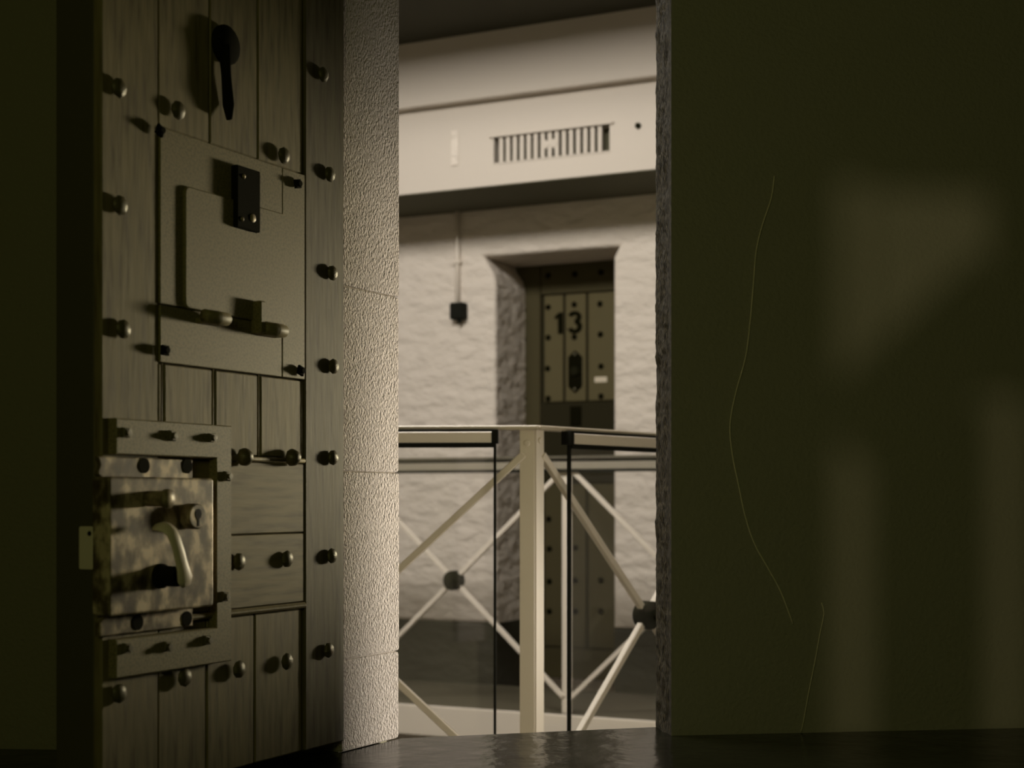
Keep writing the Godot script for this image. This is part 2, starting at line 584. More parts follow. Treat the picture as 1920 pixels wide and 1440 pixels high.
func rough_edge(parent: Node3D) -> void:
	# the broken arris of the wall on the right, in its own relief
	var nz := FastNoiseLite.new()
	nz.seed = 5
	nz.frequency = 1.0
	nz.fractal_octaves = 3
	var st := begin()
	st.set_smooth_group(1)
	var rows := 420
	var p0 := Vector2(0.334, 3.0)
	var p1 := Vector2(0.3135, 3.115)
	var cols := 14
	var g := []
	for i in rows + 1:
		var y := CELL + (EYE + 1.4 - CELL) * i / rows
		var line := []
		for k in cols + 1:
			var t := float(k) / cols
			var p := p0.lerp(p1, t)
			var bump := nz.get_noise_3d(k * 0.55, y * 14.0, 0.0) * 0.008 + nz.get_noise_3d(k * 1.7, y * 60.0, 4.0) * 0.003
			bump *= minf(1.0, k / 5.0)
			if k == cols: bump = bump * 0.4
			line.append(Vector3(p.x + bump * -0.97 + 0.002, p.y - bump * 0.25, y))
		line.append(Vector3(0.39, 3.19, y))
		g.append(line)
	for i in rows:
		for k in cols + 1:
			quad(st, g[i][k], g[i][k + 1], g[i + 1][k + 1], g[i + 1][k], Vector3(-1, -0.2, 0))
	st.set_smooth_group(-1)
	part("rough_edge", st, M.rough_edge, parent, "broken plaster edge of the wall")

var WALL: Transform3D
var OPEN := []

func far_side() -> void:
	WALL = frame(Vector3(0, 0, -7.0), Vector3(1, 0, 0.46))
	var X := func(x: float, n := 0.0) -> float: return on(WALL, x, HY, n).x
	var Y := func(x: float, y: float, n := 0.0) -> float: return on(WALL, x, y, n).y
	var dado: float = Y.call(850, 1166)
	var l: float = X.call(929)
	var lf: float = X.call(907)
	var r: float = X.call(1150)
	var rf: float = X.call(1160)
	var lin_y: float = Y.call(1030, 471.5)
	var flare: float = Y.call(930, 530)
	var high := EYE + 3.3
	OPEN = [l, r, lin_y]
	var o := PackedVector2Array([Vector2(-4.5, dado), Vector2(l, dado), Vector2(l, flare), Vector2(l - 0.012, flare + 0.05), Vector2(lf + 0.012, lin_y - 0.02), Vector2(lf, lin_y), Vector2(rf, lin_y), Vector2(r, lin_y - 0.05), Vector2(r, dado), Vector2(4.5, dado), Vector2(4.5, high), Vector2(-4.5, high)])
	var st := begin()
	prism(st, o, -0.37, 0.0, 0.022, 4)
	var w := part("wall_far", st, M.limewash, self, "", WALL)
	tag(w, "lumpy limewashed wall across the gallery with a deep door recess", "wall", "", "structure")
	st = begin()
	prism(st, PackedVector2Array([Vector2(-4.5, -0.12), Vector2(l, -0.12), Vector2(l, dado), Vector2(-4.5, dado)]), -0.37, 0.0, 0.01, 2)
	prism(st, PackedVector2Array([Vector2(r, -0.12), Vector2(4.5, -0.12), Vector2(4.5, dado), Vector2(r, dado)]), -0.37, 0.0, 0.01, 2)
	part("dado", st, M.dado_paint, w, "dark painted lower band of the wall")
	# the ledge of the storey above, its face broken by a grille
	var n1 := 0.47
	var f0: float = Y.call(985, 341.5, n1)
	var f1: float = Y.call(985, 181, n1)
	var v0x: float = X.call(926, n1)
	var v1x: float = X.call(1143, n1)
	var v0y: float = Y.call(1035, 294, n1)
	var v1y: float = Y.call(1035, 246, n1)
	st = begin()
	box(st, Vector3(-4.5, f0, 0.0), Vector3(v0x, f1, n1))
	box(st, Vector3(v1x, f0, 0.0), Vector3(4.5, f1, n1))
	box(st, Vector3(v0x, f0, 0.0), Vector3(v1x, v0y, n1))
	box(st, Vector3(v0x, v1y, 0.0), Vector3(v1x, f1, n1))
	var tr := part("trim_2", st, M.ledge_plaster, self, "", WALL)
	tag(tr, "pale plastered ledge of the upper storey above cell door 13", "ledge", "", "structure")
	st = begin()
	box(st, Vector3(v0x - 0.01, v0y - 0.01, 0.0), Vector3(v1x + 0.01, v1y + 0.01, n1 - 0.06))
	part("grille_opening", st, M.painted_shade, tr, "back of the grille, darkened to stand for the shade in its hollow")
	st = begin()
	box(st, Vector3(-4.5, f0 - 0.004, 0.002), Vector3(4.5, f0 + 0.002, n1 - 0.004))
	part("soffit", st, M.painted_shade, tr, "underside of the ledge, darkened to stand for its shade")
	var b1: float = Y.call(1000, 40, n1 + 0.06) - 0.18
	st = begin()
	box(st, Vector3(-4.5, f1, 0.0), Vector3(4.5, b1 + 0.2, n1 + 0.055), 0.006)
	var tr2 := part("trim_3", st, M.ledge_plaster, self, "", WALL)
	tag(tr2, "pale band above the ledge, standing slightly proud of it", "band", "", "structure")
	var c0: float = Y.call(1000, 46, n1 + 0.055)
	st = begin()
	box(st, Vector3(-4.5, c0, 0.0), Vector3(4.5, c0 + 0.5, 1.7), 0.01)
	var tr3 := part("trim_4", st, M.dark_soffit, self, "", WALL)
	tag(tr3, "dark overhanging beam along the top of the view", "beam", "", "structure")
	# far walkway and its pale edge
	st = begin()
	box(st, Vector3(-4.5, -0.11, 0.0), Vector3(4.5, -0.002, 0.78))
	var fw := part("floor", st, M.gallery_floor, self, "", WALL)
	tag(fw, "dusty walkway floor before cell door 13", "floor", "", "structure")
	st = begin()
	box(st, Vector3(-4.5, -0.13, 0.78), Vector3(4.5, 0.004, 0.80), 0.004)
	part("edge_beam", st, M.rail_paint, fw, "pale painted edge of the walkway")
	# this side's walkway, the gallery's ends, bottom and roof
	slab("floor", [[-4.2, 4.85], [-0.27, 3.02], [0.33, 3.17], [4.2, 3.55], [4.2, 4.35], [0.09, 4.04], [-4.2, 4.36]], -0.12, 0.0, M.bounce_floor, "near walkway floor below the threshold, under the view", "floor")
	slab("floor", [[-4.4, 2.5], [4.4, 2.5], [4.4, 10.0], [-4.4, 10.0]], -3.3, -3.1, M.dark_soffit, "dark bottom of the gallery well", "floor")
	slab("ceiling", [[-4.4, 2.5], [4.4, 2.5], [4.4, 10.0], [-4.4, 10.0]], EYE + 3.3, EYE + 3.5, M.smooth_plaster, "pale roof of the gallery, above the view", "ceiling")
	slab("wall_end", [[-4.4, 2.5], [-4.2, 2.5], [-4.2, 10.0], [-4.4, 10.0]], -3.1, EYE + 3.3, M.smooth_plaster, "end wall of the gallery to the left, out of view", "wall")
	slab("wall_end", [[4.2, 2.5], [4.4, 2.5], [4.4, 10.0], [4.2, 10.0]], -3.1, EYE + 3.3, M.smooth_plaster, "end wall of the gallery to the right, out of view", "wall")
	slab("wall_over", [[-4.2, 4.81], [-0.25, 2.99], [0.33, 3.14], [4.2, 3.55], [4.2, 3.45], [0.33, 3.04], [-0.25, 2.89], [-4.2, 4.7]], EYE + 1.92, EYE + 3.3, M.smooth_plaster, "gallery wall over the near cells, above the view", "wall")
	st = begin()
	box(st, Vector3(-4.5, -3.1, -0.37), Vector3(4.5, -0.12, 0.0))
	box(st, Vector3(l - 0.3, -0.12, -0.6), Vector3(r + 0.3, lin_y + 0.3, -0.46))
	part("wall_base", st, M.limewash, w)
	slab("wall_base", [[-4.2, 4.81], [-0.25, 3.0], [0.33, 3.15], [4.2, 3.6], [4.2, 3.4], [0.33, 3.0], [-0.25, 2.85], [-4.2, 4.6]], -3.1, -0.12, M.smooth_plaster, "gallery wall under the near walkway, below the view", "wall")

# ---------------------------------------------------------------- the open cell door
var DOOR: Transform3D

func stud_mesh(r: float, h: float, seg := 10) -> ArrayMesh:
	var st := begin()
	lathe(st, [[r, 0.0], [r * 1.02, h * 0.28], [r * 0.86, h * 0.62], [r * 0.52, h * 0.9], [0.0, h]], Transform3D(Basis(), Vector3.ZERO), seg)
	return done(st)

func nut_mesh(r: float, h: float) -> ArrayMesh:
	var st := begin()
	lathe(st, [[r, 0.0], [r, h * 0.8], [r * 0.8, h], [0.0, h]], Transform3D(), 4, false)
	lathe(st, [[r * 0.5, h], [r * 0.46, h * 1.7], [0.0, h * 1.75]], Transform3D(), 12)
	return done(st)

func put(p: Vector3, turn := 0.0) -> Transform3D:
	return Transform3D(Basis(Vector3(0, 0, 1), turn), p)

func cell_door() -> void:
	DOOR = frame(Vector3(-0.639, 0, -2.214), Vector3(0.309, 0, -0.579))
	var d := thing("door_1", "heavy studded timber cell door standing open at the left, with hatch and lock", "door", DOOR, "", "structure")
	var X := func(x: float, n := 0.0) -> float: return on(DOOR, x, HY, n).x
	var Y := func(x: float, y: float, n := 0.0) -> float: return on(DOOR, x, y, n).y
	var W: float = X.call(644)
	var bot := CELL + 0.025
	var top := EYE + 1.15
	var st := begin()
	box(st, Vector3(0.001, bot, -0.10), Vector3(W - 0.001, top, -0.016), 0.003)
	part("core", st, M.shaded_edge_timber, d)
	var board := func(called: String, x0: float, x1: float, y0: float, y1: float, m: Material, n := 0.0, bev := 0.0025) -> void:
		var s := begin()
		box(s, Vector3(x0, y0, -0.018), Vector3(x1, y1, n), bev)
		part(called, s, m, d)
	var sl: float = X.call(298)
	var sr: float = X.call(570)
	board.call("stile", 0.0, sl - 0.001, bot, top, M.timber)
	board.call("stile", sr + 0.0015, W, bot, top, M.dimmed_timber, 0.002)  # hinge stile toned darker to offset the strong light on it
	var h1: float = Y.call(483, 300)
	var h2: float = Y.call(447, 697)
	var h3: float = Y.call(500, 857)
	var h3b: float = Y.call(500, 866)
	var h4: float = Y.call(500, 1001)
	var h5: float = Y.call(500, 1136)
	var h5b: float = Y.call(500, 1147)
	# planks over the hatch
	var b := [sl, X.call(395), X.call(485), sr]
	for k in 3:
		board.call("plank", b[k] + 0.001, b[k + 1] - 0.001, h1 + 0.002, top, [M.worn_timber, M.timber, M.worn_timber][k], -0.002)
	# sheet-iron hatch surround
	var xv: float = X.call(527)
	var hm: float = Y.call(320, 574)
	board.call("hatch_plate", sl, xv - 0.0012, h2, hm - 0.001, M.painted_iron, 0.003, 0.0012)
	board.call("hatch_plate", xv + 0.0008, sr - 0.001, h2, h1, M.painted_iron, 0.003, 0.0012)
	board.call("hatch_plate", sl, xv - 0.0004, hm + 0.001, h1, M.painted_iron, 0.003, 0.0012)
	# three planks with beads between them
	var pb := [X.call(307), X.call(403), X.call(488), sr]
	board.call("plank", sl, pb[0] - 0.004, h3, h2 - 0.002, M.timber, -0.001)
	for k in 3:
		board.call("plank", pb[k] + 0.005, pb[k + 1] - 0.005, h3 + 0.001, h2 - 0.002, [M.pale_timber, M.worn_timber, M.pale_timber][k], -0.002, 0.002)
	for k in 4:
		var x: float = pb[k] - (0.002 if k == 3 else 0.0)
		var s := begin()
		tube(s, [Vector3(x, h3, -0.006), Vector3(x, h2, -0.006)], [0.0028, 0.0028], 1.0, 10)
		part("bead", s, M.worn_timber, d)
	var rod := begin()
	tube(rod, [Vector3(sl, (h3 + h3b) / 2, 0.0), Vector3(sr, (h3 + h3b) / 2, 0.0)], [0.0042, 0.0042], 1.0, 12)
	part("rail_bead", rod, M.worn_timber, d)
	board.call("rail_board", sl, sr, h4 + 0.0007, h3b - 0.001, M.cross_timber, 0.0, 0.002)
	board.call("rail_board", sl, sr, h5 + 0.001, h4 - 0.0007, M.cross_timber, 0.0, 0.0015)
	st = begin()
	box(st, Vector3(sl, h5b, -0.01), Vector3(sr, h5, 0.009), 0.004)
	part("moulding", st, M.worn_timber, d)
	var lb := [sl, X.call(390), X.call(480), sr]
	for k in 3:
		board.call("plank", lb[k] + 0.0015, lb[k + 1] - 0.0015, bot, h5b - 0.002, [M.timber, M.worn_timber, M.timber][k], -0.003)
	# a dark knot in the hinge stile
	st = begin()
	var kc := on(DOOR, 600, 487)
	var ko := PackedVector2Array()
	for i in 18:
		var an := TAU * i / 18.0
		ko.append(Vector2(kc.x + cos(an) * (0.016 + 0.004 * sin(3.0 * an)), kc.y + sin(an) * (0.027 + 0.006 * cos(2.0 * an + 0.6))))
	prism(st, ko, -0.004, 0.0006, 0.0004)
	part("knot", st, M.knot_wood, d, "dark knot in the hinge stile")
	# studs
	var big := stud_mesh(0.0155, 0.0095, 9)
	var mid := stud_mesh(0.0145, 0.0095, 9)
	for p in [[605, 140], [617, 327], [622, 512], [624, 687], [623, 858], [621, 1042], [615, 1219]]:
		part("stud", mid, M.stud_iron, d, "", put(on(DOOR, p[0], p[1], 0.006), rng.randf() * 6))
	for p in [[222, 165], [224, 385], [230, 617], [222, 1300], [333, 207], [531, 292], [447, 1053], [537, 1048], [447, 1255], [537, 1240], [345, 1270]]:
		part("stud", big, M.stud_iron, d, "", put(on(DOOR, p[0], p[1], 0.004), rng.randf() * 6))
	for p in [[455, 857], [545, 858]]:
		part("stud", stud_mesh(0.016, 0.02, 9), M.stud_iron, d, "", put(on(DOOR, p[0], p[1], 0.004), rng.randf() * 6))
	var nut := nut_mesh(0.0115, 0.006)
	for p in [[307, 657], [562, 695], [556, 345], [298, 245]]:
		part("corner_nut", nut, M.black_iron, d, "", put(on(DOOR, p[0], p[1], 0.006), rng.randf() * 6))
	# spy-hole cover near the top
	var sp := begin()
	lathe(sp, [[0.034, 0.0], [0.034, 0.008], [0.028, 0.013], [0.0, 0.015]], put(on(DOOR, 420, 85, 0.003)), 20)
	var drop := on(DOOR, 420, 85, 0.012)
	tube(sp, [drop, drop + Vector3(0.006, -0.05, 0), drop + Vector3(0.012, -0.10, 0), drop + Vector3(0.014, -0.125, 0)], [0.012, 0.010, 0.012, 0.006], 0.6, 10)
	part("spy_hole_cover", sp, M.black_iron, d)
	hatch(d)
	lock(d)
	# plate let into the door's edge
	st = begin()
	var e0 := on(DOOR, 150, 985, 0)
	var ep := Transform3D(Basis(Vector3(0, 0, 1), Vector3(0, 1, 0), Vector3(-1, 0, 0)), Vector3.ZERO)
	var y0 := EYE - (1068.0 - HY) / F * 2.225
	var y1 := EYE - (987.0 - HY) / F * 2.225
	prism(st, rounded(Vector2(-0.044, y0), Vector2(-0.015, y1), 0.003, 2), -0.002, 0.004, 0.001)
	var pl := part("edge_plate", st, M.bright_steel, d, "small worn steel plate let into the door's edge", ep)
	st = begin()
	lathe(st, [[0.004, 0.0], [0.004, 0.001], [0.0, 0.0012]], Transform3D(Basis(), Vector3(-0.021, y1 - 0.011, 0.004)), 10)
	part("screw", st, M.black_iron, pl)
	# hinges on the far edge, where door and jamb meet
	for y in [0.62, 1.55]:
		st = begin()
		tube(st, [Vector3(W + 0.012, y, -0.085), Vector3(W + 0.012, y + 0.09, -0.085)], [0.011, 0.011])
		part("hinge", st, M.black_iron, d)

func hatch(d: Node3D) -> void:
	var N := 0.009
	var x0 := on(DOOR, 348, HY, N).x
	var x1 := on(DOOR, 538, HY, N).x
	var y1 := on(DOOR, 440, 374, N).y
	var y0 := on(DOOR, 440, 594, N).y
	var st := begin()
	var o := rounded(Vector2(x0, y0), Vector2(x1, y1), 0.012, 5)
	prism(st, o, 0.003, N, 0.002)
	var f := part("hatch_flap", st, M.painted_iron, d, "rounded square food hatch flap")
	# hinge knuckles under the flap
	for q in [[384, 428, 594, 0.014], [497, 535, 617, 0.012]]:
		var a := on(DOOR, q[0], q[2], 0.024)
		var b := on(DOOR, q[1], q[2] + 3, 0.024)
		var s := begin()
		var y := (a.y + b.y) / 2.0
		var r := 0.0115
		tube(s, [Vector3(a.x, y, 0.024), Vector3(b.x - 0.004, y, 0.024), Vector3(b.x - 0.001, y, 0.024), Vector3(b.x, y, 0.024)], [r, r, r * 0.8, r * 0.35], 1.0, 16)
		tube(s, [Vector3(lerpf(a.x, b.x, 0.52), y, 0.024), Vector3(lerpf(a.x, b.x, 0.54), y, 0.024)], [r * 1.04, r * 1.04], 1.0, 16)
		box(s, Vector3(a.x, y - r, 0.002), Vector3(b.x - 0.004, y - 0.002, 0.024), 0.002)
		part("hinge_barrel", s, M.painted_iron, f)
	# upright stop block beside the second knuckle
	var c0 := on(DOOR, 489, 624, 0.026)
	var c1 := on(DOOR, 499, 565, 0.026)
	st = begin()
	box(st, Vector3(c0.x, c0.y, 0.003), Vector3(c1.x, c1.y, 0.026), 0.0025)
	part("stop_block", st, M.painted_iron, f)
	# spring latch above
	var l0 := on(DOOR, 445, 425, 0.018)
	var l1 := on(DOOR, 489, 322, 0.018)
	st = begin()
	box(st, Vector3(l0.x, l0.y, 0.003), Vector3(l1.x, l1.y, 0.018), 0.002)
	var la := part("hatch_latch", st, M.black_iron, d, "black iron latch block of the hatch")
	for q in [[457, 331, 0.004], [474, 409, 0.0075], [454, 411, 0.004]]:
		st = begin()
		lathe(st, [[q[2], 0.0], [q[2], 0.0012], [q[2] * 0.7, 0.0025], [0.0, 0.003]], put(on(DOOR, q[0], q[1], 0.018)), 12)
		part("rivet", st, M.worn_steel, la)
	st = begin()
	tube(st, [on(DOOR, 468, 421, 0.015), on(DOOR, 470, 427, 0.015), on(DOOR, 477, 433, 0.014), on(DOOR, 481, 437, 0.013)], [0.003, 0.003, 0.0025, 0.001])
	part("wire_end", st, M.black_iron, la)

func lock(d: Node3D) -> void:
	# thick iron frame round three sides of the lock
	var n := 0.016
	var fx0 := on(DOOR, 218, HY, n).x
	var fx1 := on(DOOR, 435, HY, n).x
	var ix := on(DOOR, 406, HY, n).x
	var t1 := on(DOOR, 326, 791, n).y
	var t0 := on(DOOR, 326, 856, n).y
	var b1 := on(DOOR, 326, 1186, n).y
	var b0 := on(DOOR, 326, 1256, n).y
	var st := begin()
	prism(st, PackedVector2Array([Vector2(fx0, b0), Vector2(fx1, b0), Vector2(fx1, t1), Vector2(fx0, t1), Vector2(fx0, t0), Vector2(ix, t0), Vector2(ix, b1), Vector2(fx0, b1)]), 0.0, n, 0.002)
	var fr := part("lock_frame", st, M.painted_iron, d, "raised iron frame round three sides of the lock")
	var nut := nut_mesh(0.0105, 0.007)
	for p in [[233, 811], [320, 817], [394, 821], [423, 893], [418, 1118], [385, 1200], [235, 1215], [310, 1212]]:
		part("frame_bolt", nut, M.stud_iron, fr, "", put(on(DOOR, p[0], p[1], n), 0.5 + rng.randf() * 0.3))
	# flange of the lock with its notched end
	var m := 0.010
	var gx0 := on(DOOR, 188, HY, m).x - 0.004
	var gx1 := on(DOOR, 362, HY, m).x
	var g1 := on(DOOR, 280, 859, m).y
	var g0 := on(DOOR, 280, 1183, m).y
	st = begin()
	var e := PackedVector2Array()
	e.append(Vector2(gx1, g0)); e.append(Vector2(gx1, g1)); e.append(Vector2(gx0, g1))
	e.append(Vector2(gx0 + 0.004, g1 - 0.008)); e.append(Vector2(gx0 + 0.005, g1 - 0.014)); e.append(Vector2(gx0 + 0.001, g1 - 0.021)); e.append(Vector2(gx0, g1 - 0.027)); e.append(Vector2(gx0 + 0.014, g1 - 0.036))
	e.append(Vector2(gx0 + 0.014, g0 + 0.030)); e.append(Vector2(gx0 + 0.004, g0 + 0.022)); e.append(Vector2(gx0 + 0.004, g0))
	prism(st, e, 0.0, m, 0.0015)
	var lc := part("lock_case", null, M.worn_steel, d, "worn bare steel lock case")
	part("flange", st, M.worn_steel, lc)
	for p in [[270, 873], [351, 874], [258, 1167], [350, 1160]]:
		st = begin()
		lathe(st, [[0.0125, 0.0], [0.0125, 0.0012], [0.0, 0.0014]], put(on(DOOR, p[0], p[1], m)), 16)
		part("flange_screw", st, M.black_iron, lc)
	var N := 0.036
	var x0 := on(DOOR, 205, HY, N).x
	var x1 := on(DOOR, 401, HY, N).x
	var y1 := on(DOOR, 300, 895, N).y
	var y0 := on(DOOR, 300, 1147, N).y
	st = begin()
	prism(st, rounded(Vector2(x0, y0), Vector2(x1, y1), 0.006, 4), 0.002, N, 0.004, 3)
	lc.mesh = done(st)
	# push knob
	var k := on(DOOR, 277, 935, N)
	st = begin()
	lathe(st, [[0.0125, 0.0], [0.0125, 0.036], [0.0155, 0.038], [0.0155, 0.043], [0.012, 0.046], [0.0, 0.047]], put(k), 20)
	part("knob", st, M.worn_steel, lc)
	# keyhole boss, its hole a dark plug
	k = on(DOOR, 353, 968, N)
	st = begin()
	lathe(st, [[0.021, 0.0], [0.021, 0.019], [0.019, 0.021], [0.0, 0.0211]], put(k), 24)
	var kb := part("keyhole_boss", st, M.worn_steel, lc)
	st = begin()
	var kh := PackedVector2Array()
	for i in 13:
		var a := -0.35 * PI + (1.7 * PI) * i / 12.0 - 0.0
		kh.append(Vector2(cos(a) * 0.0078, sin(a) * 0.0078 + 0.004))
	kh = PackedVector2Array()
	for i in 15:
		var a := -PI / 2 + 0.35 + (TAU - 0.7) * i / 14.0
		kh.append(Vector2(cos(a) * 0.0078, sin(a) * 0.0085 + 0.004))
	kh.append(Vector2(-0.0022, -0.016)); kh.append(Vector2(0.0022, -0.016))
	prism(st, kh, 0.018, 0.0217)
	part("keyhole", st, M.seal_rubber, kb, "", put(k))
	# lever handle on a thick spindle boss
	k = on(DOOR, 300, 1080, N)
	st = begin()
	lathe(st, [[0.020, 0.0], [0.020, 0.006], [0.0165, 0.009], [0.0165, 0.036], [0.014, 0.040]], put(k), 22)
	part("spindle", st, M.black_iron, lc)
	st = begin()
	var L := []
	for q in [[349, 1098, 0.046], [347, 1086, 0.047], [343, 1066, 0.047], [337, 1040, 0.047], [329, 1013, 0.046], [322, 998, 0.043], [312, 990, 0.036], [301, 987, 0.026], [291, 988, 0.014]]:
		L.append(on(DOOR, q[0], q[1], N + q[2]))
	tube(st, L, [0.0042, 0.0065, 0.0052, 0.0048, 0.0046, 0.0046, 0.0046, 0.0046, 0.0036], 2.5, 16)
	part("handle", st, M.bright_steel, lc, "polished bent lever handle")

# ---------------------------------------------------------------- across the gallery
func far_door() -> void:
	var n := -0.36
	var fr := Transform3D(WALL.basis, WALL * Vector3(0, 0, n))
	var d := thing("door_2", "dark studded timber cell door numbered 13 in the deep recess across the gallery", "door", fr, "", "structure")
	var X := func(x: float, z := 0.0) -> float: return on(fr, x, HY, z).x
	var Y := func(x: float, y: float, z := 0.0) -> float: return on(fr, x, y, z).y
	var board := func(called: String, x0: float, x1: float, y0: float, y1: float, m: Material, z0 := -0.03, z1 := 0.0) -> void:
		var s := begin()
		box(s, Vector3(x0, y0, z0), Vector3(x1, y1, z1), 0.003)
		part(called, s, m, d)
	var L: float = X.call(968)
	var a: float = X.call(1014)
	var e: float = X.call(1149) + 0.14
	var top: float = Y.call(1060, 506)
	var p1: float = Y.call(1060, 552)
	var p0: float = Y.call(1080, 752)
	var q0: float = Y.call(1080, 905)
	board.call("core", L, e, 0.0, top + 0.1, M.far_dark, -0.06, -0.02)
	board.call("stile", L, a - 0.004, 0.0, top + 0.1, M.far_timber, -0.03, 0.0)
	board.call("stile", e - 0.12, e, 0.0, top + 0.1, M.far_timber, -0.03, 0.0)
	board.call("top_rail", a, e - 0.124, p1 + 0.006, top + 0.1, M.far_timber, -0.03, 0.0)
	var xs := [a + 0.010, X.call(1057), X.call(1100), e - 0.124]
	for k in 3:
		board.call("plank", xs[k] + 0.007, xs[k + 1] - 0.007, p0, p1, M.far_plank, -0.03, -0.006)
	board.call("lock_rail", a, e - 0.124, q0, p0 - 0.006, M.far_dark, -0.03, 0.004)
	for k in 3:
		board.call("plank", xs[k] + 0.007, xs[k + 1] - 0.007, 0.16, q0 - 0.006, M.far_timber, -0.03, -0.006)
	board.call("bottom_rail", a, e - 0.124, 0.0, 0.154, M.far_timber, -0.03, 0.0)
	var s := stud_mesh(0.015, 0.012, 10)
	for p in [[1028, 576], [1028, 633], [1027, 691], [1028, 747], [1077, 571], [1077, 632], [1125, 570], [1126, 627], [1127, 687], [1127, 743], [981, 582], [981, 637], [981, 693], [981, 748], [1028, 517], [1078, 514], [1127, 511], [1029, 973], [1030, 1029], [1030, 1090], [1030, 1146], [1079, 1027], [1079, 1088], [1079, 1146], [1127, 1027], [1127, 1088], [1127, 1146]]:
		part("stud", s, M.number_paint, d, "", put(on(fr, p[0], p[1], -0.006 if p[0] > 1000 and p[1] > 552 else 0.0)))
	# painted number, thin as paint
	var st: SurfaceTool
	for q in [["1", 1049, 606], ["3", 1078, 604]]:
		var o := on(fr, q[1], q[2], -0.006)
		st = begin()
		if q[0] == "1":
			prism(st, PackedVector2Array([Vector2(o.x - 0.006, o.y - 0.054), Vector2(o.x + 0.018, o.y - 0.054), Vector2(o.x + 0.018, o.y + 0.054), Vector2(o.x, o.y + 0.054), Vector2(o.x - 0.024, o.y + 0.036), Vector2(o.x - 0.024, o.y + 0.022), Vector2(o.x - 0.006, o.y + 0.028)]), -0.008, 0.0015)
		else:
			for half in [[0.025, 0.032, -0.5 * PI, 0.90 * PI], [-0.023, 0.035, -0.90 * PI, 0.5 * PI]]:
				var ring := PackedVector2Array()
				var c0 := Vector2(o.x, o.y + half[0])
				for i in 17:
					var an: float = lerpf(half[2], half[3], i / 16.0)
					ring.append(c0 + Vector2(cos(an) * 1.14, sin(an)) * half[1])
				for i in 17:
					var an: float = lerpf(half[3], half[2], i / 16.0)
					ring.append(c0 + Vector2(cos(an) * 1.0, sin(an)) * (half[1] - 0.020))
				prism(st, ring, -0.008, 0.0015)
		part("number", st, M.number_paint, d, "black painted figure " + q[0])
	var c := on(fr, 1079, 697, -0.006)
	# pointed spy-hole plate
	st = begin()
	prism(st, PackedVector2Array([Vector2(c.x - 0.037, c.y - 0.075), Vector2(c.x, c.y - 0.108), Vector2(c.x + 0.037, c.y - 0.075), Vector2(c.x + 0.037, c.y + 0.075), Vector2(c.x, c.y + 0.108), Vector2(c.x - 0.037, c.y + 0.075)]), -0.008, 0.004, 0.002)
	var sp := part("spy_hole_plate", st, M.number_paint, d, "black pointed spy-hole plate")
	st = begin()
	lathe(st, [[0.026, 0.0], [0.026, 0.005], [0.020, 0.012], [0.0, 0.013]], put(Vector3(c.x, c.y, 0.004)), 18)
	part("cover", st, M.black_iron, sp)
	for k in [-1.0, 1.0]:
		st = begin()
		lathe(st, [[0.006, 0.0], [0.006, 0.003], [0.0, 0.004]], put(Vector3(c.x, c.y + k * 0.088, 0.004)), 10)
		part("screw", st, M.stud_iron, sp)
	for q in [[1115, 1138, 706, 717], [1026, 1049, 655, 662]]:
		var u := on(fr, q[0], q[3], -0.005)
		var v := on(fr, q[1], q[2], -0.005)
		st = begin()
		box(st, Vector3(u.x, u.y, -0.007), Vector3(v.x, v.y, -0.0045))
		part("paper_label", st, M.paper if q[0] > 1100 else M.far_plank, d, "small pale paper label" if q[0] > 1100 else "")
	# the lock plate on the dark rail
	c = on(fr, 1080, 780, 0.004)
	st = begin()
	box(st, Vector3(c.x - 0.03, c.y - 0.05, 0.0), Vector3(c.x + 0.03, c.y + 0.05, 0.014), 0.003)
	part("lock_plate", st, M.number_paint, d)

